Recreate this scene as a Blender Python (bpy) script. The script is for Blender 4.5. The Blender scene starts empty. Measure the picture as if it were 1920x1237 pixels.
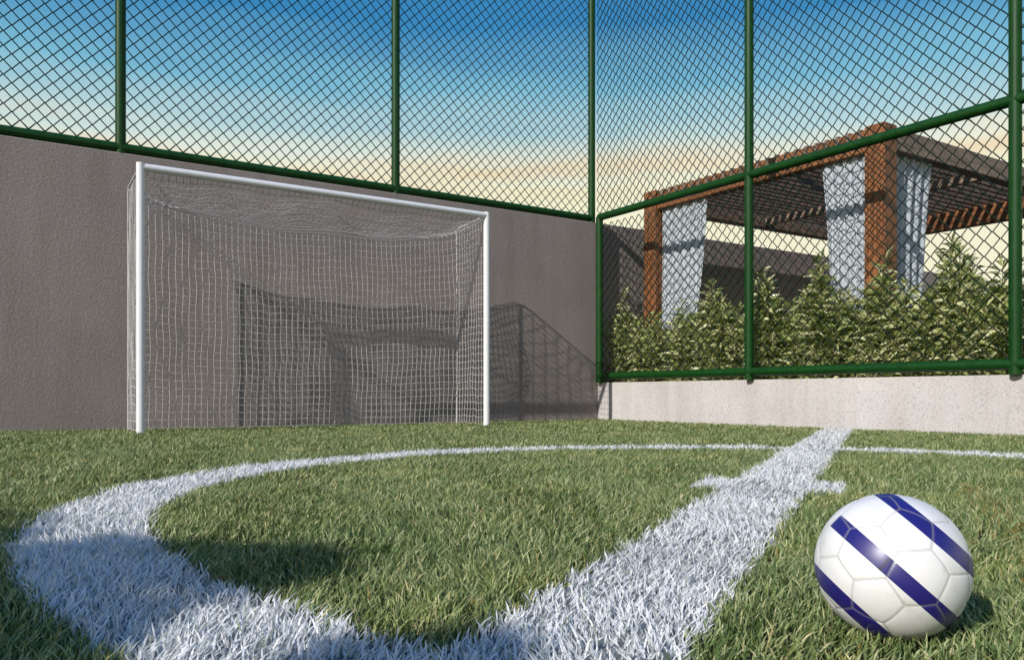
import bpy, math, random
import numpy as np
from mathutils import Vector, Matrix

random.seed(7)
rng = np.random.default_rng(11)
scene = bpy.context.scene
col = scene.collection

# ------------------------------------------------------------------ camera
# world axes follow the pitch walls: tall wall is y=0, low wall and side fence are x=0
CAM = np.array([-6.6667, -8.1911, 0.30])
FW = np.array([0.5494, 0.8356]); FW = FW / np.linalg.norm(FW)
RT = np.array([FW[1], -FW[0]])
cd = bpy.data.cameras.new("camera")
cam = bpy.data.objects.new("camera", cd); col.objects.link(cam)
cam.location = CAM
cam.rotation_euler = (math.radians(90), 0, -math.atan2(FW[0], FW[1]))
cd.sensor_width = 36.0
cd.lens = 36.0 * 1541.0 / 1920.0
cd.shift_y = 121.5 / 1920.0
cd.clip_start = 0.02
cd.clip_end = 2000
scene.camera = cam

# ------------------------------------------------------------------ sun and sky
SUN = np.array([1.0, 0.31, -0.66]); SUN = SUN / np.linalg.norm(SUN)      # direction the light travels
EL = math.asin(-SUN[2]); ROT = math.atan2(-SUN[0], -SUN[1]) % (2 * math.pi)
sd = bpy.data.lights.new("sun", 'SUN'); sd.energy = 4.2; sd.angle = math.radians(0.5); sd.color = (1.0, 0.94, 0.87)
so = bpy.data.objects.new("sun", sd); col.objects.link(so)
so.rotation_euler = Vector(SUN).to_track_quat('-Z', 'Y').to_euler()
so.location = (-12, -12, 10)

world = bpy.data.worlds.new("World"); scene.world = world; world.use_nodes = True
wn, wl = world.node_tree.nodes, world.node_tree.links
for n in list(wn): wn.remove(n)
wo = wn.new('ShaderNodeOutputWorld'); bg = wn.new('ShaderNodeBackground'); bg.inputs[1].default_value = 0.10
sky = wn.new('ShaderNodeTexSky'); sky.sky_type = 'NISHITA'; sky.sun_disc = False
sky.sun_elevation = EL; sky.sun_rotation = ROT; sky.air_density = 1.0; sky.dust_density = 1.0; sky.ozone_density = 1.5
tc = wn.new('ShaderNodeTexCoord'); sep = wn.new('ShaderNodeSeparateXYZ')
wl.new(tc.outputs['Generated'], sep.inputs[0])
# low evening haze: warm near the horizon, deep blue higher up, a few thin cloud streaks
mp = wn.new('ShaderNodeMapping'); mp.inputs['Scale'].default_value = (2.2, 2.2, 16.0)
wl.new(tc.outputs['Generated'], mp.inputs[0])
cn = wn.new('ShaderNodeTexNoise'); cn.inputs['Scale'].default_value = 1.6; cn.inputs['Detail'].default_value = 5
wl.new(mp.outputs[0], cn.inputs['Vector'])
ma = wn.new('ShaderNodeMath'); ma.operation = 'MULTIPLY_ADD'; ma.inputs[1].default_value = 0.05; ma.inputs[2].default_value = -0.025
wl.new(cn.outputs['Fac'], ma.inputs[0])
ad = wn.new('ShaderNodeMath'); ad.operation = 'ADD'
wl.new(sep.outputs[2], ad.inputs[0]); wl.new(ma.outputs[0], ad.inputs[1])
ramp = wn.new('ShaderNodeValToRGB')
wl.new(ad.outputs[0], ramp.inputs[0])
SKY_STOPS = [(0.0, (1.0, 0.90, 0.60)), (0.185, (1.0, 0.92, 0.62)), (0.225, (1.0, 0.97, 0.64)), (0.25, (0.99, 0.95, 0.66)), (0.27, (0.84, 0.90, 0.75)),
             (0.297, (0.54, 0.74, 0.74)), (0.342, (0.21, 0.53, 0.69)), (0.41, (0.022, 0.24, 0.52)), (0.60, (0.02, 0.16, 0.48)), (1.0, (0.04, 0.17, 0.55))]
cr = ramp.color_ramp
cr.elements[0].position = 0; cr.elements[1].position = 1
for p, c in SKY_STOPS[1:-1]:
    cr.elements.new(p)
for e, (p, c) in zip(cr.elements, SKY_STOPS):
    e.position = p; e.color = (*c, 1)
band = wn.new('ShaderNodeValToRGB'); wl.new(sep.outputs[2], band.inputs[0])      # thin peach cloud streaks low down
be = band.color_ramp.elements; be[0].position = 0.215; be[0].color = (0, 0, 0, 1); be[1].position = 0.30; be[1].color = (0, 0, 0, 1)
e2 = be.new(0.255); e2.color = (1, 1, 1, 1)
mp2 = wn.new('ShaderNodeMapping'); mp2.inputs['Scale'].default_value = (2.0, 2.0, 22.0); mp2.inputs['Location'].default_value = (3.1, 0.4, 0)
wl.new(tc.outputs['Generated'], mp2.inputs[0])
cn2 = wn.new('ShaderNodeTexNoise'); cn2.inputs['Scale'].default_value = 1.5; cn2.inputs['Detail'].default_value = 6
wl.new(mp2.outputs[0], cn2.inputs['Vector'])
cm = wn.new('ShaderNodeMapRange'); cm.inputs['From Min'].default_value = 0.40; cm.inputs['From Max'].default_value = 0.62
wl.new(cn2.outputs['Fac'], cm.inputs['Value'])
cf = wn.new('ShaderNodeMath'); cf.operation = 'MULTIPLY'; wl.new(band.outputs[0], cf.inputs[0]); wl.new(cm.outputs[0], cf.inputs[1])
cmix = wn.new('ShaderNodeMix'); cmix.data_type = 'RGBA'; cmix.inputs['B'].default_value = (0.97, 0.77, 0.47, 1)
wl.new(cf.outputs[0], cmix.inputs['Factor']); wl.new(ramp.outputs[0], cmix.inputs['A'])
gain = wn.new('ShaderNodeVectorMath'); gain.operation = 'SCALE'; gain.inputs['Scale'].default_value = 10.5
wl.new(cmix.outputs['Result'], gain.inputs[0])
mixs = wn.new('ShaderNodeMix'); mixs.data_type = 'RGBA'; mixs.inputs['Factor'].default_value = 0.82
wl.new(sky.outputs[0], mixs.inputs['A']); wl.new(gain.outputs[0], mixs.inputs['B'])
wl.new(mixs.outputs['Result'], bg.inputs[0]); wl.new(bg.outputs[0], wo.inputs[0])

scene.view_settings.view_transform = 'Standard'
scene.view_settings.look = 'None'
scene.view_settings.exposure = 0.0
scene.view_settings.gamma = 1.0
scene.cycles.max_bounces = 8
scene.cycles.transparent_max_bounces = 8

# ------------------------------------------------------------------ helpers
F = 1541.0
def ray(px, py):
    a = (px - 960.0) / F; b = -(py - 740.0) / F
    return np.array([*(FW + a * RT), b])
def ground_at(px, py, z=0.0):
    r = ray(px, py); return CAM + r * ((z - CAM[2]) / r[2])
def on_x(px, py, X):
    r = ray(px, py); return CAM + r * ((X - CAM[0]) / r[0])

def tag(o, label=None, cat=None, group=None, kind=None):
    if label: o["label"] = label
    if cat: o["category"] = cat
    if group: o["group"] = group
    if kind: o["kind"] = kind
    return o

def empty(name, loc):
    o = bpy.data.objects.new(name, None); o.empty_display_size = 0.1
    o.location = loc; col.objects.link(o); return o

class MB:
    def __init__(s): s.v = []; s.f = []; s.smooth = []
    def add(s, vs, fs, smooth=False):
        b = len(s.v); s.v.extend([tuple(map(float, p)) for p in vs])
        s.f.extend([tuple(b + i for i in f) for f in fs]); s.smooth.extend([smooth] * len(fs))
    def box(s, lo, hi, c=0.0):
        """box, with its edges chamfered by c"""
        (x0, y0, z0), (x1, y1, z1) = lo, hi
        if c <= 0:
            vs = [(x, y, z) for x in (x0, x1) for y in (y0, y1) for z in (z0, z1)]
            s.add(vs, [(0, 1, 3, 2), (4, 6, 7, 5), (0, 4, 5, 1), (2, 3, 7, 6), (0, 2, 6, 4), (1, 5, 7, 3)])
            return
        vs = []; idx = {}
        for ix in (0, 1):
            for iy in (0, 1):
                for iz in (0, 1):
                    p = [(x0, x1)[ix], (y0, y1)[iy], (z0, z1)[iz]]
                    q = [p[0] + (c, -c)[ix], p[1] + (c, -c)[iy], p[2] + (c, -c)[iz]]
                    for ax in range(3):
                        r = list(q); r[ax] = p[ax]
                        idx[(ix, iy, iz, ax)] = len(vs); vs.append(r)
        fs = []
        for ax in range(3):
            b, d = [a for a in range(3) if a != ax]
            for e in (0, 1):
                ring = []
                for u, w in ((0, 0), (1, 0), (1, 1), (0, 1)):
                    k = [0, 0, 0]; k[ax] = e; k[b] = u; k[d] = w
                    ring.append(idx[(*k, ax)])
                fs.append(tuple(ring))
        for ax in range(3):                      # chamfers along axis ax
            b, d = [a for a in range(3) if a != ax]
            for u in (0, 1):
                for w in (0, 1):
                    k0 = [0, 0, 0]; k0[b] = u; k0[d] = w; k1 = list(k0); k1[ax] = 1
                    fs.append((idx[(*k0, b)], idx[(*k0, d)], idx[(*k1, d)], idx[(*k1, b)]))
        for ix in (0, 1):
            for iy in (0, 1):
                for iz in (0, 1):
                    fs.append(tuple(idx[(ix, iy, iz, a)] for a in range(3)))
        s.add(vs, fs)
    def tube(s, pts, r, n=8, cap=True, smooth=True):
        pts = [np.array(p, float) for p in pts]
        rs = r if hasattr(r, '__len__') else [r] * len(pts)
        rings = []; vs = []
        up = None
        for i, p in enumerate(pts):
            t = pts[min(i + 1, len(pts) - 1)] - pts[max(i - 1, 0)]
            t = t / (np.linalg.norm(t) + 1e-12)
            if up is None:
                up = np.array([0, 0, 1.0]) if abs(t[2]) < 0.9 else np.array([1.0, 0, 0])
            a = np.cross(t, up); a /= (np.linalg.norm(a) + 1e-12); b = np.cross(a, t); up = b
            rings.append([len(vs) + k for k in range(n)])
            for k in range(n):
                th = 2 * math.pi * k / n
                vs.append(p + rs[i] * (math.cos(th) * a + math.sin(th) * b))
        fs = []
        for i in range(len(pts) - 1):
            for k in range(n):
                k2 = (k + 1) % n
                fs.append((rings[i][k], rings[i][k2], rings[i + 1][k2], rings[i + 1][k]))
        s.add(vs, fs, smooth)
        if cap:
            s.add([vs[k] for k in rings[0]], [tuple(range(n))[::-1]])
            s.add([vs[k] for k in rings[-1]], [tuple(range(n))])
    def build(s, name, mat, parent=None, loc=None):
        me = bpy.data.meshes.new(name)
        off = Vector(parent.location) if parent is not None else Vector(loc if loc is not None else (0, 0, 0))
        me.from_pydata([tuple(Vector(v) - off) for v in s.v], [], s.f)
        me.polygons.foreach_set('use_smooth', s.smooth)
        me.materials.append(mat); me.update()
        o = bpy.data.objects.new(name, me); col.objects.link(o)
        if parent is not None: o.parent = parent
        else: o.location = off
        return o

def tri_mesh(name, V, T, mat, smooth=False):
    """mesh object from numpy vertex and triangle arrays"""
    me = bpy.data.meshes.new(name)
    me.vertices.add(len(V)); me.vertices.foreach_set('co', V.astype(np.float32).ravel())
    me.loops.add(T.size); me.loops.foreach_set('vertex_index', T.astype(np.int32).ravel())
    me.polygons.add(len(T)); me.polygons.foreach_set('loop_start', np.arange(0, T.size, 3, dtype=np.int32))
    me.polygons.foreach_set('use_smooth', np.full(len(T), smooth))
    me.materials.append(mat); me.update(calc_edges=True); me.validate()
    o = bpy.data.objects.new(name, me); col.objects.link(o)
    return o

# ------------------------------------------------------------------ materials
def new_mat(name):
    m = bpy.data.materials.new(name); m.use_nodes = True
    nt = m.node_tree; b = nt.nodes['Principled BSDF']
    return m, nt.nodes, nt.links, b
def noise(N, L, scale, detail=4, rough=0.55, vec=None):
    n = N.new('ShaderNodeTexNoise'); n.inputs['Scale'].default_value = scale
    n.inputs['Detail'].default_value = detail; n.inputs['Roughness'].default_value = rough
    if vec is not None: L.new(vec, n.inputs['Vector'])
    return n
def ramp_of(N, L, src, stops):
    r = N.new('ShaderNodeValToRGB'); e = r.color_ramp.elements
    while len(e) < len(stops): e.new(0.5)
    for el, (p, c) in zip(e, stops): el.position = p; el.color = (*c, 1)
    L.new(src, r.inputs[0]); return r
def obj_coord(N, sx=1, sy=1, sz=1, L=None):
    t = N.new('ShaderNodeTexCoord'); m = N.new('ShaderNodeMapping'); m.inputs['Scale'].default_value = (sx, sy, sz)
    L.new(t.outputs['Object'], m.inputs[0]); return m.outputs[0]

def stucco(name, c0, c1, speck=0.0, scale=45, bump=0.6):
    m, N, L, b = new_mat(name)
    v = obj_coord(N, L=L)
    fine = noise(N, L, scale, 6, 0.7, v); big = noise(N, L, 0.9, 5, 0.6, v)
    r1 = ramp_of(N, L, fine.outputs['Fac'], [(0.32, c0), (0.68, c1)])
    r2 = ramp_of(N, L, big.outputs['Fac'], [(0.3, (0.86, 0.85, 0.84)), (0.7, (1.06, 1.05, 1.05))])
    mx = N.new('ShaderNodeMix'); mx.data_type = 'RGBA'; mx.blend_type = 'MULTIPLY'; mx.inputs['Factor'].default_value = 1
    L.new(r1.outputs[0], mx.inputs['A']); L.new(r2.outputs[0], mx.inputs['B'])
    out = mx.outputs['Result']
    if speck > 0:
        vo = N.new('ShaderNodeTexVoronoi'); vo.inputs['Scale'].default_value = 34; L.new(v, vo.inputs['Vector'])
        rs = ramp_of(N, L, vo.outputs['Distance'], [(0.16, (1 - speck,) * 3), (0.34, (1, 1, 1))])
        m2 = N.new('ShaderNodeMix'); m2.data_type = 'RGBA'; m2.blend_type = 'MULTIPLY'; m2.inputs['Factor'].default_value = 1
        L.new(out, m2.inputs['A']); L.new(rs.outputs[0], m2.inputs['B']); out = m2.outputs['Result']
    st = noise(N, L, 1.0, 6, 0.7, obj_coord(N, 5.0, 5.0, 0.35, L=L))
    rst = ramp_of(N, L, st.outputs['Fac'], [(0.34, (0.90, 0.89, 0.87)), (0.56, (1, 1, 1))])
    m4 = N.new('ShaderNodeMix'); m4.data_type = 'RGBA'; m4.blend_type = 'MULTIPLY'; m4.inputs['Factor'].default_value = 1
    L.new(out, m4.inputs['A']); L.new(rst.outputs[0], m4.inputs['B']); out = m4.outputs['Result']
    L.new(out, b.inputs['Base Color']); b.inputs['Roughness'].default_value = 0.92
    b.inputs['Specular IOR Level'].default_value = 0.2
    bp = N.new('ShaderNodeBump'); bp.inputs['Strength'].default_value = bump; bp.inputs['Distance'].default_value = 0.012
    L.new(fine.outputs['Fac'], bp.inputs['Height']); L.new(bp.outputs[0], b.inputs['Normal'])
    return m

def painted(name, c, rough=0.4, var=0.12, scale=14, spec=0.5):
    m, N, L, b = new_mat(name)
    v = obj_coord(N, L=L); n = noise(N, L, scale, 5, 0.65, v)
    lo = tuple(x * (1 - var) for x in c); hi = tuple(min(1, x * (1 + var)) for x in c)
    r = ramp_of(N, L, n.outputs['Fac'], [(0.3, lo), (0.7, hi)])
    L.new(r.outputs[0], b.inputs['Base Color'])
    rr = N.new('ShaderNodeMath'); rr.operation = 'MULTIPLY_ADD'; rr.inputs[1].default_value = 0.25; rr.inputs[2].default_value = rough - 0.12
    L.new(n.outputs['Fac'], rr.inputs[0]); L.new(rr.outputs[0], b.inputs['Roughness'])
    b.inputs['Specular IOR Level'].default_value = spec
    return m

def wood(name, along, dark, light, rough=0.55):
    m, N, L, b = new_mat(name)
    sc = {'x': (1.5, 22, 22), 'y': (22, 1.5, 22), 'z': (22, 22, 1.5)}[along]
    v = obj_coord(N, *sc, L=L); n = noise(N, L, 1.0, 7, 0.65, v)
    r = ramp_of(N, L, n.outputs['Fac'], [(0.28, dark), (0.55, light), (0.8, tuple(x * 1.25 for x in light))])
    L.new(r.outputs[0], b.inputs['Base Color']); b.inputs['Roughness'].default_value = rough
    bp = N.new('ShaderNodeBump'); bp.inputs['Strength'].default_value = 0.35; bp.inputs['Distance'].default_value = 0.01
    L.new(n.outputs['Fac'], bp.inputs['Height']); L.new(bp.outputs[0], b.inputs['Normal'])
    return m

def leafy(name, stops, trans=0.35, rough=0.45, spec=0.4, patch=None):
    """per-leaf colour (each leaf is a mesh island), partly translucent; patch adds broad natural variation"""
    m, N, L, b = new_mat(name)
    g = N.new('ShaderNodeNewGeometry')
    r = ramp_of(N, L, g.outputs['Random Per Island'], stops)
    out = r.outputs[0]
    if patch:
        v = obj_coord(N, L=L); n = noise(N, L, patch, 4, 0.6, v)
        r2 = ramp_of(N, L, n.outputs['Fac'], [(0.30, (0.74, 0.82, 0.74)), (0.52, (1, 1, 1)), (0.72, (1.22, 1.12, 1.0))])
        mx = N.new('ShaderNodeMix'); mx.data_type = 'RGBA'; mx.blend_type = 'MULTIPLY'; mx.inputs['Factor'].default_value = 1
        L.new(out, mx.inputs['A']); L.new(r2.outputs[0], mx.inputs['B']); out = mx.outputs['Result']
    L.new(out, b.inputs['Base Color']); b.inputs['Roughness'].default_value = rough
    b.inputs['Specular IOR Level'].default_value = spec
    t = N.new('ShaderNodeBsdfTranslucent'); L.new(out, t.inputs[0])
    ms = N.new('ShaderNodeMixShader'); ms.inputs[0].default_value = trans
    L.new(b.outputs[0], ms.inputs[1]); L.new(t.outputs[0], ms.inputs[2])
    L.new(ms.outputs[0], N['Material Output'].inputs[0])
    return m

M_wall = stucco('taupe_render', (0.255, 0.220, 0.204), (0.37, 0.325, 0.305))
M_low = stucco('pale_render', (0.53, 0.50, 0.49), (0.69, 0.66, 0.65), speck=0.22, scale=60, bump=0.5)
M_green = painted('green_paint', (0.004, 0.048, 0.005), rough=0.48, var=0.25, spec=0.3)
M_wire = painted('green_wire_coating', (0.003, 0.016, 0.009), rough=0.55, var=0.2, spec=0.25)
M_white = painted('white_goal_paint', (0.80, 0.81, 0.83), rough=0.32, var=0.05)
M_net = painted('white_net_cord', (0.49, 0.47, 0.46), rough=0.8, var=0.08, spec=0.1)
M_wood_y = wood('stained_wood_along_y', 'y', (0.085, 0.032, 0.011), (0.27, 0.108, 0.038))
M_wood_x = wood('grey_brown_wood_along_x', 'x', (0.11, 0.078, 0.055), (0.27, 0.195, 0.14))  # greyer and less saturated than the other pergola timber
M_wood_z = wood('stained_wood_upright', 'z', (0.095, 0.034, 0.011), (0.265, 0.102, 0.034))

def fabric():
    m, N, L, b = new_mat('white_voile')
    v = obj_coord(N, 1, 1, 1, L=L); n = noise(N, L, 30, 4, 0.6, v)
    r = ramp_of(N, L, n.outputs['Fac'], [(0.3, (0.58, 0.64, 0.69)), (0.7, (0.66, 0.72, 0.77))])
    L.new(r.outputs[0], b.inputs['Base Color']); b.inputs['Roughness'].default_value = 0.9
    t = N.new('ShaderNodeBsdfTranslucent'); L.new(r.outputs[0], t.inputs[0])
    ms = N.new('ShaderNodeMixShader'); ms.inputs[0].default_value = 0.3
    L.new(b.outputs[0], ms.inputs[1]); L.new(t.outputs[0], ms.inputs[2]); L.new(ms.outputs[0], N['Material Output'].inputs[0])
    return m
M_cloth = fabric()

M_grass = leafy('turf_blades', [(0.0, (0.062, 0.108, 0.025)), (0.35, (0.170, 0.242, 0.072)), (0.68, (0.31, 0.375, 0.150)),
                                (0.90, (0.54, 0.55, 0.28)), (1.0, (0.64, 0.58, 0.32))], trans=0.25, patch=2.6)
M_dry = leafy('dry_blades', [(0, (0.28, 0.20, 0.05)), (1, (0.48, 0.36, 0.12))], trans=0.3)
M_wgrass = leafy('white_painted_blades', [(0, (0.24, 0.30, 0.17)), (0.07, (0.46, 0.50, 0.46)), (0.30, (0.76, 0.77, 0.79)), (1, (0.91, 0.91, 0.91))], trans=0.2, rough=0.6)
M_shrub = leafy('shrub_leaves', [(0, (0.10, 0.145, 0.035)), (0.25, (0.30, 0.36, 0.10)), (0.60, (0.56, 0.59, 0.26)), (1, (0.80, 0.79, 0.50))], trans=0.3, rough=0.35, spec=0.5)
M_stem = painted('shrub_stem', (0.10, 0.085, 0.045), rough=0.8, var=0.3)
M_bark = painted('tree_bark', (0.12, 0.09, 0.06), rough=0.9, var=0.4)
M_tree = leafy('tree_leaves', [(0, (0.03, 0.06, 0.015)), (1, (0.09, 0.14, 0.04))], trans=0.1)

def soil(name, c0, c1, sc):
    m, N, L, b = new_mat(name)
    v = obj_coord(N, L=L); n = noise(N, L, sc, 8, 0.7, v)
    r = ramp_of(N, L, n.outputs['Fac'], [(0.3, c0), (0.7, c1)])
    L.new(r.outputs[0], b.inputs['Base Color']); b.inputs['Roughness'].default_value = 1; b.inputs['Specular IOR Level'].default_value = 0.05
    bp = N.new('ShaderNodeBump'); bp.inputs['Strength'].default_value = 0.8; bp.inputs['Distance'].default_value = 0.02
    L.new(n.outputs['Fac'], bp.inputs['Height']); L.new(bp.outputs[0], b.inputs['Normal'])
    return m
M_soil = soil('turf_thatch', (0.018, 0.022, 0.008), (0.055, 0.06, 0.022), 60)
M_bed = soil('bed_soil', (0.03, 0.022, 0.015), (0.09, 0.07, 0.05), 25)
M_wbase = soil('painted_thatch', (0.16, 0.18, 0.17), (0.36, 0.38, 0.39), 80)

# ------------------------------------------------------------------ the setting
GZ = -0.020                                         # soil level; the blade tips are near z = 0
b = MB(); b.add([(-300, -300, GZ), (300, -300, GZ), (300, 300, GZ), (-300, 300, GZ)], [(0, 1, 2, 3)])
tag(b.build('ground', M_soil), kind='structure')
b = MB(); b.box((0.20, -14, GZ - 0.3), (12, -0.001, 0.38))
tag(b.build('terrace', M_bed), kind='structure')

WALL_TOP = 2.50
b = MB(); b.box((-16, 0.0, GZ - 0.2), (10, 0.18, WALL_TOP), 0.008)
tag(b.build('boundary_wall', M_wall), 'tall taupe rendered wall running behind the white goal', 'wall')
b = MB(); b.box((0.03, -14, GZ - 0.2), (0.20, -0.003, 0.455), 0.006)
tag(b.build('low_wall', M_low), 'low pale speckled wall under the fence beside the shrubs', 'wall')

# ------------------------------------------------------------------ chain-link fences
R_T = 0.046
TOP = 6.0
RZ = 2.553
def chain_link(mb, origin, ux, width, height, pitch=0.124, r=0.0068):
    """woven zigzag wires filling a bay; ux is the unit vector along the fence"""
    ux = np.array(ux, float); uz = np.array([0, 0, 1.0]); un = np.cross(ux, uz)
    nw = round(width / (pitch / 2)); h = width / nw
    nz = int(height / h)
    nw -= 0
    for i in range(nw):
        pts = []
        for j in range(nz + 1):
            s = (j + i) % 2
            x = (i + s) * h
            if x > width: x = width
            k = 1 if s else -1
            pts.append(np.array(origin) + ux * x + uz * (j * h) + un * (k * 0.003) + ux * (-k * 0.0025))
        mb.tube(pts, r, n=4, cap=False, smooth=False)

def fence(label, u, posts, base_z, rails, bays, short=None):
    """u: function distance-along -> (x, y)"""
    e = empty('chain_link_fence', (*u(posts[0]), base_z)); tag(e, label, 'fence')
    lo, hi = min(posts), max(posts)
    for i, s in enumerate(posts):
        m = MB(); x, y = u(s)
        m.tube([(x, y, base_z), (x, y, RZ if i == short else TOP + 0.05)], R_T, 16)
        m.build('post', M_green, e)
    for z in rails:
        m = MB(); m.tube([(*u(lo), z), (*u(hi), z)], R_T * 0.98, 16); m.build('rail', M_green, e)
    dx = np.array(u(1.0)) - np.array(u(0.0))
    for a, c in zip(sorted(posts)[:-1], sorted(posts)[1:]):
        for z0, z1 in bays:
            m = MB()
            more = 0.10 if (short is not None and c == posts[short] and z0 > RZ) else 0      # above the short post the mesh runs on to the tall corner post
            chain_link(m, (*u(a + R_T), z0), (dx[0], dx[1], 0), c - a - 2 * R_T + more, z1 - z0)
            m.build('wire_mesh', M_wire, e)
    return e
fence('green chain-link fence standing on the tall taupe wall behind the goal', lambda s: (s, 0.045),
      [-0.03, -2.78, -5.53, -8.28, -11.03], WALL_TOP, [RZ, TOP], [(RZ + R_T, TOP - R_T)])
fence('green chain-link fence standing on the low pale wall before the pergola', lambda s: (0.0, s),
      [-0.075, -2.48, -5.055, -7.63, -10.2], 0.455, [0.535, RZ, TOP], [(0.535 + R_T, RZ - R_T), (RZ + R_T, TOP - R_T)], short=0)

# ------------------------------------------------------------------ goal
GX0, GX1, GY, GH = -5.52, -2.22, -0.95, 2.15
GB, GBH = -0.33, 2.12                                # back bar: y and height
PR = 0.033
g = empty('football_goal', ((GX0 + GX1) / 2, GY, GZ)); tag(g, 'white tubular football goal with a square-mesh net by the wall', 'goal')
for x in (GX0, GX1):
    m = MB(); m.tube([(x, GY, GZ), (x, GY, GH + PR)], PR, 20); m.build('goalpost', M_white, g)
m = MB(); m.tube([(GX0 + PR * .8, GY, GH), (GX1 - PR * .8, GY, GH)], PR * 0.985, 20); m.build('crossbar', M_white, g)
for x in (GX0, GX1):
    m = MB()
    m.tube([(x, GY + PR * .7, GH), (x, GB - 0.06, GBH), (x, GB - 0.02, GBH - 0.015), (x, GB, GBH - 0.05), (x, GB, GZ)], 0.009, 10)
    m.build('side_frame', M_net, g)
def slack(u):
    """droop of the rope along the back top edge of the net"""
    t = abs(2 * u - 1)
    return 0.17 * (1 - t ** 3) + 0.018 * math.sin(u * 19) * (1 - t)
m = MB(); m.tube([(GX0 + (GX1 - GX0) * k / 40, GB, GBH - 0.03 - slack(k / 40)) for k in range(41)], 0.0042, 6)
m.build('net_rope', M_net, g)

def wob(x, y, z, a=0.017):
    return a * np.array([math.sin(7.1 * x + 3.3 * z) + math.sin(13.7 * z - 5 * x + y * 9),
                         math.sin(5.3 * x - 6.1 * z) + 0.7 * math.sin(11 * x + 8 * z),
                         math.sin(4.7 * x + 2 * z) + 0.8 * math.sin(17.3 * x - 3 * z) + 0.5 * math.sin(31 * x + z * 5)]) * 0.5
def net_panel(mb, fn, nu, nv, r=0.0028, sub=2):
    """cords of a net spread over the surface fn(u, v)"""
    for i in range(nu + 1):
        mb.tube([fn(i / nu, k / (nv * sub)) for k in range(nv * sub + 1)], r, 4, cap=False, smooth=False)
    for j in range(nv + 1):
        mb.tube([fn(k / (nu * sub), j / nv) for k in range(nu * sub + 1)], r, 4, cap=False, smooth=False)
cell = 0.074
def f_back(u, v):
    x = GX0 + (GX1 - GX0) * u; z = GZ + 0.02 + (GBH - 0.05 - slack(u)) * v
    e = math.sin(math.pi * min(1, v * 1.0)) ** .5 * 1.0 if 0 < v < 1 else 0
    w = wob(x, GB, z) * (0.35 + 0.65 * e)
    return np.array([x, GB + 0.02 - 0.05 * math.sin(math.pi * v), z]) + w * np.array([0.5, 1.2, 0.6])
def f_roof(u, v):
    x = GX0 + (GX1 - GX0) * u; y = GY + (GB - GY) * v
    sag = -0.09 * math.sin(math.pi * v) * (0.6 + 0.4 * math.sin(u * 9 + 1)) - 0.03 * math.sin(math.pi * v) * math.sin(u * 23)
    return np.array([x, y, GH - 0.03 + (GBH - GH - slack(u)) * v + sag]) + wob(x, y, v * 2, 0.022) * math.sin(math.pi * v)
def f_side(X, out):
    def fn(u, v):
        y = GY + (GB - GY) * u; ztop = GH - 0.03 + (GBH - GH) * u
        z = GZ + 0.02 + (ztop - GZ - 0.02) * v
        w = wob(y * 2, X, z) * math.sin(math.pi * u)
        return np.array([X + out * 0.012 * math.sin(math.pi * u) * math.sin(math.pi * v), y, z]) + w * np.array([0.45, 0.3, 0.9])
    return fn
m = MB()
nx = int((GX1 - GX0) / 0.055)
net_panel(m, f_back, nx, int(GBH / cell))
net_panel(m, f_roof, nx, int(abs(GB - GY) / 0.055))
for X, o_ in ((GX0, -1), (GX1, 1)): net_panel(m, f_side(X, o_), int(abs(GB - GY) / 0.055), int(GH / cell))
m.build('net', M_net, g)

# ------------------------------------------------------------------ pergola
PX0, PX1, PY0, PY1, PH = 0.55, 4.78, -3.63, -0.29, 2.88
PW = 0.215
pg = empty('pergola', (PX0, PY0, 0.38)); tag(pg, 'stained timber pergola with slatted roof behind the shrubs', 'pergola')
for x in (PX0, PX1 - PW):
    for y in (PY0, PY1 - PW):
        m = MB(); m.box((x, y, 0.375), (x + PW, y + PW, PH + 0.01), 0.012)
        m.build('post', M_wood_z, pg)
BD = 0.23
for x, dep in ((PX0 + 0.03, BD), (PX1 - PW + 0.03, 0.30)):
    m = MB(); m.box((x, PY0 + PW + .001, PH - dep), (x + 0.14, PY1 - PW - .001, PH - 0.01), 0.008); m.build('beam', M_wood_y, pg)
for y in (PY0 + 0.012, PY1 - PW + 0.03):
    m = MB(); m.box((PX0 + PW + .001, y, PH - BD), (PX1 - PW - .001, y + 0.14, PH - 0.012), 0.008); m.build('beam', M_wood_x, pg)
m = MB()
y = PY0 + 0.26
while y < PY1 - 0.26:                               # slats let into the side beams, their ends showing
    m.box((PX0 + 0.024, y, PH - 0.085), (PX1 - 0.04, y + 0.042, PH + 0.004), 0.004); y += 0.125
m.build('slat_roof', M_wood_x, pg)
x = (PX0 + PX1) / 2
m = MB(); m.box((x, PY0 + 0.153, PH - 0.20), (x + 0.07, PY1 - 0.192, PH - 0.102), 0.006); m.build('rafter', M_wood_x, pg)

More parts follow.
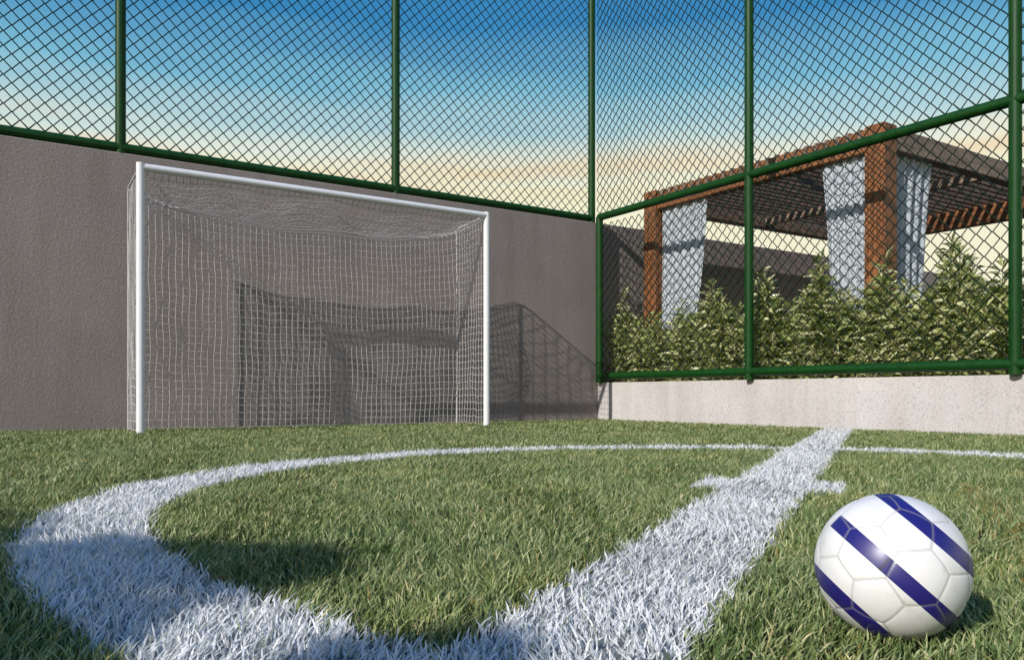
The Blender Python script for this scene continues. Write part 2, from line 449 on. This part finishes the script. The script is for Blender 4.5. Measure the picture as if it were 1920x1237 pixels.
# ------------------------------------------------------------------ curtains
def curtain(label, a, b_, ztop, zbot, w0, w1, gather, phase):
    """hangs between points a and b_ along the beam; the end at b_ narrows towards the foot"""
    a = np.array(a); b_ = np.array(b_); d = b_ - a; Lg = np.linalg.norm(d); d /= Lg; n = np.array([-d[1], d[0]])
    nu, nv = 90, 34
    V = []; T = []
    for j in range(nv + 1):
        v = j / nv; z = ztop + (zbot - ztop) * v
        width = Lg * (1 - gather * v ** 1.1)
        for i in range(nu + 1):
            u = i / nu
            fold = (0.010 + 0.014 * v) * math.sin(u * 2 * math.pi * 4.5 + phase + 0.6 * math.sin(3 * v + phase)) + 0.010 * math.sin(u * 31 + v * 2)
            xx = u * width + 0.012 * math.sin(5 * v + u * 3 + phase)
            sw = 0.05 * math.sin(2.2 * v + phase) * v
            p = a + d * xx + n * (fold + sw)
            V.append((p[0], p[1], z + 0.006 * math.cos(u * 2 * math.pi * 4.5 + phase)))
    for j in range(nv):
        for i in range(nu):
            q = j * (nu + 1) + i
            T.append((q, q + 1, q + nu + 2)); T.append((q, q + nu + 2, q + nu + 1))
    o = tri_mesh('curtain', np.array(V), np.array(T), M_cloth, True)
    tag(o, label, 'curtain', 'curtains hanging from the pergola'); return o
ZT = PH - BD - 0.004
curtain('sunlit white curtain hanging left of the nearest pergola post', (PX0 + 0.10, PY0 + PW + 0.02), (PX0 + 0.10, PY0 + PW + 0.55), ZT, 0.55, 0, 0, 0.42, 0.4)
curtain('shaded bluish curtain hanging right of the nearest pergola post', (PX0 + PW + 0.02, PY0 + 0.09), (PX0 + PW + 0.74, PY0 + 0.09), ZT, 0.55, 0, 0, 0.45, 1.7)
curtain('white curtain by the pergola post next to the fence corner', (PX0 + 0.10, PY1 - PW - 0.02), (PX0 + 0.10, PY1 - PW - 0.80), ZT, 0.55, 0, 0, 0.30, 2.6)

# ------------------------------------------------------------------ shrubs in the bed
def leaf_tris(base, dirv, length, width, roll, V, T, droop=0.25):
    """a folded lance-shaped leaf"""
    d = dirv / np.linalg.norm(dirv)
    s = np.cross(d, np.array([0, 0, 1.0])); 
    if np.linalg.norm(s) < 1e-3: s = np.array([1.0, 0, 0])
    s /= np.linalg.norm(s); n = np.cross(s, d)
    s2 = s * math.cos(roll) + n * math.sin(roll); n2 = np.cross(s2, d)
    k = len(V)
    dr = np.array([0, 0, -droop * length])
    p0 = base; p1 = base + d * length * .45 ; p2 = base + d * length + dr
    V.extend([p0, p1 + s2 * width * .5 + n2 * width * .16, p1 + dr * .18, p1 - s2 * width * .5 + n2 * width * .16, p2])
    T.extend([(k, k + 2, k + 1), (k, k + 3, k + 2), (k + 1, k + 2, k + 4), (k + 2, k + 3, k + 4)])

def shrub(label, x, y, top, spread, nstem, density=1.0):
    z0 = 0.375
    e = empty('shrub', (x, y, z0)); tag(e, label, 'shrub', 'leafy shrubs in the bed behind the low wall')
    st = MB(); V = []; T = []
    H = top - z0
    for k in range(nstem):
        lead = (k == 0)
        hh = H if lead else H * random.uniform(0.45, 0.93)
        a = random.uniform(0, 2 * math.pi); fr = math.sqrt(random.random()); rr = spread * fr * (0.12 if lead else 1)
        if not lead: hh = H * (1.02 - 0.40 * fr) * random.uniform(0.86, 1.04)
        b0 = np.array([x + 0.05 * math.cos(a), y + 0.05 * math.sin(a) * 2, z0])
        b2 = np.array([x + rr * math.cos(a) * 0.7, y + rr * math.sin(a) * 1.25, z0 + hh])
        b2[0] = min(max(b2[0], 0.16), 0.75)
        b1 = (b0 + b2) / 2 + np.array([random.uniform(-.04, .04), random.uniform(-.05, .05), 0.0])
        pts = []
        for i in range(7):
            t = i / 6; pts.append((1 - t) ** 2 * b0 + 2 * t * (1 - t) * b1 + t * t * b2)
        st.tube(pts, [0.008 - 0.0055 * i / 6 for i in range(7)], 5, cap=False)
        nl = int(hh * 72 * density)
        for i in range(nl):
            t = 0.04 + 0.96 * (i + random.random()) / nl
            p = (1 - t) ** 2 * b0 + 2 * t * (1 - t) * b1 + t * t * b2
            ph = i * 2.4 + random.uniform(-.5, .5)
            upn = random.uniform(-0.1, 1.0) + (0.9 if t > 0.93 else 0)
            dv = np.array([math.cos(ph), math.sin(ph), upn])
            if p[0] < 0.14: dv[0] = abs(dv[0]) * .3
            ln = random.uniform(0.12, 0.21) * (0.75 if t > .93 else 1)
            leaf_tris(p, dv, ln, ln * random.uniform(0.21, 0.31), random.uniform(-1.3, 1.3), V, T, random.uniform(0.0, 0.45))
    st.build('stems', M_stem, e)
    o = tri_mesh('foliage', np.array(V) - np.array([x, y, z0]), np.array(T), M_shrub); o.parent = e
    return e
SH = [(1172, 548, 'small shrub nearest the fence corner, against the dark wall'),
      (1222, 588, 'short shrub in front of the far-left pergola post'),
      (1282, 566, 'low shrub under the curtain next to the fence corner'),
      (1335, 528, 'rounded shrub with twin tips midway between corner and middle fence post'),
      (1383, 575, 'short shrub just left of the middle fence post'),
      (1432, 508, 'slim pointed shrub just right of the middle fence post'),
      (1487, 570, 'low shrub in the dip right of the middle fence post'),
      (1545, 480, 'tall shrub in front of the sunlit curtain'),
      (1592, 575, 'low shrub before the foot of the sunlit curtain'),
      (1662, 484, 'bright green shrub in front of the nearest pergola post'),
      (1706, 600, 'lowest shrub, under the shaded bluish curtain'),
      (1748, 550, 'mid-height shrub at the right edge of the shaded curtain'),
      (1793, 446, 'tallest shrub, its pointed tip rising against the yellow sky'),
      (1848, 530, 'shrub between the tallest one and the right-hand fence post'),
      (1888, 492, 'shrub pressed against the right-hand fence post')]
for i, (px, py, lab) in enumerate(SH):
    X = 0.30 if i % 2 else 0.40
    P = on_x(px, py, X)
    shrub(lab, X, P[1], P[2], 0.25, 17 + (i % 3))
shrub('shrub hidden mostly behind the right-hand fence post', 0.34, -5.45, 1.35, 0.22, 12)

# ------------------------------------------------------------------ ball
BR = 0.0955
bp_ = ray(1671, 1061); bz = GZ + BR - 0.002
BC = CAM + bp_ * ((bz - CAM[2]) / bp_[2])
def ball():
    ph = (1 + 5 ** .5) / 2
    ico = []
    for s1 in (1, -1):
        for s2 in (1, -1):
            ico += [(0, s1, s2 * ph), (s1, s2 * ph, 0), (s2 * ph, 0, s1)]
    ico = np.array(ico) / math.sqrt(1 + ph * ph)                        # pentagon centres
    hexa = []
    for i in range(12):
        for j in range(i + 1, 12):
            for k in range(j + 1, 12):
                if min(ico[i] @ ico[j], ico[j] @ ico[k], ico[i] @ ico[k]) > 0.4:
                    c = ico[i] + ico[j] + ico[k]; hexa.append(c / np.linalg.norm(c))
    hexa = np.array(hexa)
    # view frame at the ball
    v = BC - CAM; v /= np.linalg.norm(v); r = np.cross(v, [0, 0, 1.0]); r /= np.linalg.norm(r); u = np.cross(r, v)
    nS = 0.652 * r + 0.758 * u; aS = 0.758 * r - 0.652 * u; tS = np.cross(nS, aS)
    if tS @ v > 0: tS = -tS                                             # towards the camera
    # turn the panels so that a seam junction sits just beside the middle stripe
    def orient(c0, c1, d0, d1):
        def fr(a, b):
            a = a / np.linalg.norm(a); b = b - a * (a @ b); b /= np.linalg.norm(b); return np.array([a, b, np.cross(a, b)]).T
        return fr(d0, d1) @ fr(c0, c1).T
    e01 = hexa[0]; nb = max((h for h in hexa[1:]), key=lambda h: h @ e01 if h @ e01 < 0.99 else -1)
    mid = (e01 + nb); mid = mid / np.linalg.norm(mid)
    Rm = orient(mid, nb - e01, tS + 0.02 * nS, aS * 0.95 + nS * 0.30)
    P12 = (Rm @ ico.T).T; P20 = (Rm @ hexa.T).T
    nu, nv = 360, 180
    V = []; 
    th = np.linspace(0, math.pi, nv + 1); fi = np.linspace(0, 2 * math.pi, nu, endpoint=False)
    D = np.array([[math.sin(t) * math.cos(f), math.sin(t) * math.sin(f), math.cos(t)] for t in th for f in fi])
    s12 = np.cos(np.arccos(np.clip(D @ P12.T, -1, 1)) * 1.0) - 0.0
    a12 = np.arccos(np.clip(D @ P12.T, -1, 1)) + 0.055; a20 = np.arccos(np.clip(D @ P20.T, -1, 1)) - 0.0
    A = np.sort(np.concatenate([a12, a20], axis=1), axis=1)
    gap = A[:, 1] - A[:, 0]
    seam = np.exp(-(gap / 0.020) ** 2)
    puff = 0.006 * (1 - np.exp(-(gap / 0.16) ** 2))
    rad = BR * (0.994 + puff - 0.012 * seam)
    V = D * rad[:, None]
    T = []
    for j in range(nv):
        for i in range(nu):
            q = j * nu + i; q2 = j * nu + (i + 1) % nu
            T.append((q, q + nu, q2 + nu)); T.append((q, q2 + nu, q2))
    m, N, L, b = new_mat('ball_skin')
    g_ = N.new('ShaderNodeTexCoord')
    def dot(vec):
        n = N.new('ShaderNodeVectorMath'); n.operation = 'DOT_PRODUCT'; n.inputs[1].default_value = tuple(vec / BR)
        L.new(g_.outputs['Object'], n.inputs[0]); return n.outputs['Value']
    def op(kind, a, b2=None):
        n = N.new('ShaderNodeMath'); n.operation = kind
        for i, x in enumerate((a, b2)):
            if x is None: continue
            if isinstance(x, (int, float)): n.inputs[i].default_value = x
            else: L.new(x, n.inputs[i])
        return n.outputs[0]
    dn, da, dt = dot(nS), dot(aS), dot(tS)
    c0 = op('LESS_THAN', op('ABSOLUTE', op('ADD', dn, 0.03)), 0.105)
    c0 = op('MULTIPLY', c0, op('MAXIMUM', op('GREATER_THAN', da, -0.90), op('LESS_THAN', dt, 0.0)))
    c1 = op('LESS_THAN', op('ABSOLUTE', op('SUBTRACT', dn, 0.68)), 0.095)
    c2 = op('LESS_THAN', op('ABSOLUTE', op('ADD', dn, 0.76)), 0.095)
    fac = op('MAXIMUM', c0, op('MAXIMUM', c1, c2))
    # dark tick across the middle stripe
    tick = op('MULTIPLY', c0, op('MULTIPLY', op('LESS_THAN', op('ABSOLUTE', op('ADD', da, 0.075)), 0.02), op('GREATER_THAN', dt, 0.0)))
    mx = N.new('ShaderNodeMix'); mx.data_type = 'RGBA'; mx.inputs['A'].default_value = (0.80, 0.79, 0.78, 1); mx.inputs['B'].default_value = (0.016, 0.011, 0.16, 1)
    L.new(fac, mx.inputs['Factor'])
    m2 = N.new('ShaderNodeMix'); m2.data_type = 'RGBA'; m2.inputs['B'].default_value = (0.012, 0.008, 0.06, 1)
    L.new(tick, m2.inputs['Factor']); L.new(mx.outputs['Result'], m2.inputs['A'])
    at = N.new('ShaderNodeAttribute'); at.attribute_name = 'seam'
    m3 = N.new('ShaderNodeMix'); m3.data_type = 'RGBA'; m3.inputs['B'].default_value = (0.30, 0.29, 0.27, 1)
    L.new(op('MULTIPLY', at.outputs['Fac'], 0.6), m3.inputs['Factor']); L.new(m2.outputs['Result'], m3.inputs['A'])
    sc = N.new('ShaderNodeTexNoise'); sc.inputs['Scale'].default_value = 26; sc.inputs['Detail'].default_value = 8; sc.inputs['Roughness'].default_value = 0.75
    L.new(g_.outputs['Object'], sc.inputs['Vector'])
    rsc = ramp_of(N, L, sc.outputs['Fac'], [(0.30, (0.80, 0.79, 0.72)), (0.45, (1, 1, 1))])
    m5 = N.new('ShaderNodeMix'); m5.data_type = 'RGBA'; m5.blend_type = 'MULTIPLY'; m5.inputs['Factor'].default_value = 0.8
    L.new(m3.outputs['Result'], m5.inputs['A']); L.new(rsc.outputs[0], m5.inputs['B'])
    L.new(m5.outputs['Result'], b.inputs['Base Color'])
    b.inputs['Roughness'].default_value = 0.42; b.inputs['Coat Weight'].default_value = 0.6; b.inputs['Coat Roughness'].default_value = 0.36
    o = tri_mesh('football', V, np.array(T), m, True)
    at_ = o.data.attributes.new('seam', 'FLOAT', 'POINT'); at_.data.foreach_set('value', seam.astype(np.float32))
    o.location = BC
    tag(o, 'white football with three dark blue stripes lying on the grass', 'ball')
ball()

# ------------------------------------------------------------------ turf
CC = np.array([-4.40, -6.31]); CRAD = 2.095; LW = 0.132
CE = np.array([-0.777, -0.629]); CF = np.array([0.629, -0.777]); CK = 1.008; CO = CC + np.array([0.03, -0.085])
LD = np.array([math.cos(math.radians(32.6)), math.sin(math.radians(32.6))]); LN = np.array([-LD[1], LD[0]])
def bulge(th):
    """the hand-painted curve runs a little wide where it meets the straight line"""
    return 0.12 * np.exp(-((np.degrees(th) + 138.0) / 20.0) ** 2)
def fnoise(x, y, s, seed):
    r = np.random.default_rng(seed); out = np.zeros_like(x)
    for k in range(6):
        a = r.uniform(0, 2 * math.pi); fq = s * r.uniform(0.6, 1.7); p = r.uniform(0, 6.28)
        out += np.sin((x * math.cos(a) + y * math.sin(a)) * fq + p)
    return out / 6
def sample(z0, z1, dens, half):
    w = lambda z: half(z)
    A = (z1 - z0) * 2 * w(z1); n = int(A * dens)
    z = rng.uniform(z0, z1, n); x = rng.uniform(-w(z1), w(z1), n)
    k = np.abs(x) < w(z); z, x = z[k], x[k]
    P = CAM[:2] + z[:, None] * FW + x[:, None] * RT
    return P, z
def blades(P, width, height, seg3, lean):
    n = len(P)
    hd = rng.uniform(0, 2 * math.pi, n); fc = rng.uniform(0, math.pi, n)
    clump = fnoise(P[:, 0], P[:, 1], 26, 5); clump2 = fnoise(P[:, 0], P[:, 1], 9, 8)
    h = height * rng.uniform(0.6, 1.25, n) * (1 + 0.28 * clump + 0.15 * clump2)
    ln = h * lean * rng.uniform(0.05, 1.0, n) ** 0.8
    ca = clump2 * 3
    lx = np.cos(hd) * ln + 0.25 * h * np.cos(ca) ; ly = np.sin(hd) * ln + 0.25 * h * np.sin(ca)
    w = width * rng.uniform(0.65, 1.25, n)
    wx, wy = np.cos(fc) * w / 2, np.sin(fc) * w / 2
    bx, by = P[:, 0], P[:, 1]; bz_ = np.full(n, GZ - 0.001)
    rows = []
    ts = (0.0, 0.4, 0.75) if seg3 else (0.0, 0.55)
    for t in ts:
        ww = 1 - 0.45 * t
        cx = bx + lx * t * t; cy = by + ly * t * t; cz = bz_ + h * (t - 0.12 * t * t * lean)
        rows.append(np.stack([cx - wx * ww, cy - wy * ww, cz], 1)); rows.append(np.stack([cx + wx * ww, cy + wy * ww, cz], 1))
    rows.append(np.stack([bx + lx, by + ly, bz_ + h * (1 - 0.12 * lean)], 1))
    k = len(rows); V = np.stack(rows, 1).reshape(-1, 3)
    base = (np.arange(n) * k)[:, None]
    tr = []
    for j in range(len(ts) - 1):
        a = 2 * j; tr += [(a, a + 1, a + 3), (a, a + 3, a + 2)]
    tr.append((k - 3, k - 2, k - 1))
    T = (base[:, :, None] + np.array(tr)[None]).reshape(-1, 3)
    return V, T, k, len(tr)
half = lambda z: 0.66 * z + 1.1
zones = [(0.55, 1.7, 23000, 0.0030, 0.0265, True), (1.7, 2.8, 14000, 0.0034, 0.0265, True), (2.8, 4.6, 8000, 0.0048, 0.029, False),
         (4.6, 7.0, 3600, 0.0066, 0.028, False), (7.0, 11.8, 1700, 0.0095, 0.027, False)]
bins = {'grass': [], 'dry': [], 'circle': [], 'line': [], 'tick': []}
for z0, z1, dens, wd, ht, s3 in zones:
    P, z = sample(z0, z1, dens, half)
    k = (P[:, 1] < -0.01) & (P[:, 0] < 0.02); P = P[k]
    d_ball = np.hypot(P[:, 0] - BC[0], P[:, 1] - BC[1]); P = P[d_ball > 0.028]
    jit = 0.014 * fnoise(P[:, 0], P[:, 1], 60, 3) + rng.normal(0, 0.008, len(P))
    q = P - CC
    qo = P - CO; rr = np.hypot((qo @ CE) / CK, qo @ CF) - bulge(np.arctan2(qo[:, 1], qo[:, 0])); along = q @ LD; perp = q @ LN + 0.018
    isl = (np.abs(perp + jit) < LW)
    ist = (np.abs(along + jit) < 0.165) & (np.abs(perp) < 0.24) & ~isl
    isc = (np.abs(rr - CRAD + jit) < LW) & ~isl & ~ist
    cam_x = (P - CAM[:2]) @ RT; cam_z = (P - CAM[:2]) @ FW
    pxl = 960 + F * cam_x / cam_z
    dryp = np.exp(-((perp + 0.62) / 0.05) ** 2) * ((along > -3.0) & (along < 0.3)) * 0.20 + 0.012
    isd = (rng.uniform(0, 1, len(P)) < dryp) & ~(isl | ist | isc)
    for nm, mk in (('circle', isc), ('line', isl), ('tick', ist), ('dry', isd), ('grass', ~(isc | isl | ist | isd))):
        if mk.any(): bins[nm].append(blades(P[mk], wd * (1.1 if nm in ('circle', 'line', 'tick') else 1), ht * (1.08 if nm == 'dry' else 1), s3, 0.95))
def join(parts):
    Vs, Ts, o = [], [], 0
    for V, T, *_ in parts: Vs.append(V); Ts.append(T + o); o += len(V)
    return np.concatenate(Vs), np.concatenate(Ts)
def strip(cent, width_v, z):
    """flat painted strip along a centre line"""
    V = []; T = []
    for i, (c, w) in enumerate(zip(cent, width_v)):
        V += [(*(c - w), z), (*(c + w), z)]
        if i: k = 2 * i - 2; T += [(k, k + 1, k + 3), (k, k + 3, k + 2)]
    return np.array(V), np.array(T), 0, 0
ang = np.linspace(0, 2 * math.pi, 181)
ring_w = [0.115 * (CE * CK * math.cos(a) + CF * math.sin(a)) for a in ang]; ring_c = [CO + w / 0.115 * (CRAD + float(bulge(np.arctan2(w[1], w[0])))) for w in ring_w]
lin_c = [CC - LN * 0.018 + LD * t for t in np.linspace(-5, 5.05, 60)]; lin_w = [LN * 0.115] * 60
def turf(name, parts, mats, label, strips=None):
    V, T = join(parts)
    o = tri_mesh(name, V, T, mats)
    if strips is not None:
        pass
    tag(o, kind='stuff', label=label, cat='grass'); return o
turf('grass', bins['grass'], M_grass, 'short green turf covering the pitch')
turf('dry_grass', bins['dry'], M_dry, 'scattered straw-coloured dry blades among the green turf')
for nm, key, st, lab in (('centre_circle_line', 'circle', strip(ring_c, ring_w, GZ + 0.004), 'curved white line of painted turf forming the centre circle'),
                         ('halfway_line', 'line', strip(lin_c, lin_w, GZ + 0.008), 'straight white line of painted turf running to the low wall'),
                         ('centre_mark', 'tick', join([strip([CC - LN * 0.22, CC - LN * 0.136], [LD * 0.15] * 2, GZ + 0.004), strip([CC + LN * 0.10, CC + LN * 0.22], [LD * 0.15] * 2, GZ + 0.004)]), 'short white cross-bar of painted turf across the straight line')):
    V, T = join([st] + bins[key])
    o = tri_mesh(nm, V, T, M_wbase); o.data.materials.append(M_wgrass)
    mi = np.ones(len(T), np.int32); mi[:len(st[1])] = 0
    o.data.polygons.foreach_set('material_index', mi); o.data.update()
    tag(o, lab, 'line marking', kind='stuff')

# ------------------------------------------------------------------ unseen tree left of the pitch, boughs laid out to shade the turf
def shade_tree():
    base = np.array([-11.9, -8.6, GZ])
    e = empty('tree', tuple(base)); tag(e, 'unseen leafy tree beside the pitch, its boughs laid out to shade the near white line', 'tree')
    tr = MB(); V = []; T = []
    top = base + np.array([0.1, 0.1, 2.3])
    tr.tube([base, base + [0.03, 0, 0.9], base + [0.0, 0.06, 1.6], top], [0.16, 0.13, 0.11, 0.09], 10)
    # (shadow spot on the turf in photo pixels, spread in pixels, leaves, distance up the sun ray)
    spots = [(190, 1046, 190, 30, 420, 4.4), (480, 1050, 120, 26, 150, 4.4), (105, 1140, 75, 42, 170, 4.2), (-30, 1080, 60, 110, 300, 4.2), (40, 1190, 80, 50, 130, 4.0),
             (-250, 1040, 200, 90, 420, 4.3), (-220, 1200, 180, 90, 320, 4.1), (775, 1234, 95, 22, 200, 4.2), (720, 1370, 170, 45, 160, 4.2), (300, 1350, 250, 50, 160, 4.2)]
    for px, py, sx, sy, n, s in spots:
        Pc = ground_at(px, py) - SUN / abs(SUN[0]) * s
        midp = (top + Pc) / 2 + np.array([0, 0, 0.25])
        pts = [top * (1 - t) ** 2 + midp * 2 * t * (1 - t) + Pc * t * t for t in np.linspace(0, 1, 7)]
        tr.tube(pts, [0.05 - 0.006 * i for i in range(7)], 6)
        for _ in range(n):
            a = random.uniform(0, 6.28); q = math.sqrt(random.random()) * random.choice((0.8, 1.0, 1.25))
            gx, gy = px + sx * q * math.cos(a), py + sy * q * math.sin(a)
            if gy < 960: continue
            Pl = ground_at(gx, gy) - SUN / abs(SUN[0]) * (s + random.gauss(0, 0.15))
            leaf_tris(Pl, np.array([random.gauss(0, 1), random.gauss(0, 1), random.gauss(0, .6)]), random.uniform(.10, .16), random.uniform(.06, .085), random.uniform(-1, 1), V, T)
    tr.build('trunk', M_bark, e)
    o = tri_mesh('crown', np.array(V) - base, np.array(T), M_tree); o.parent = e
shade_tree()
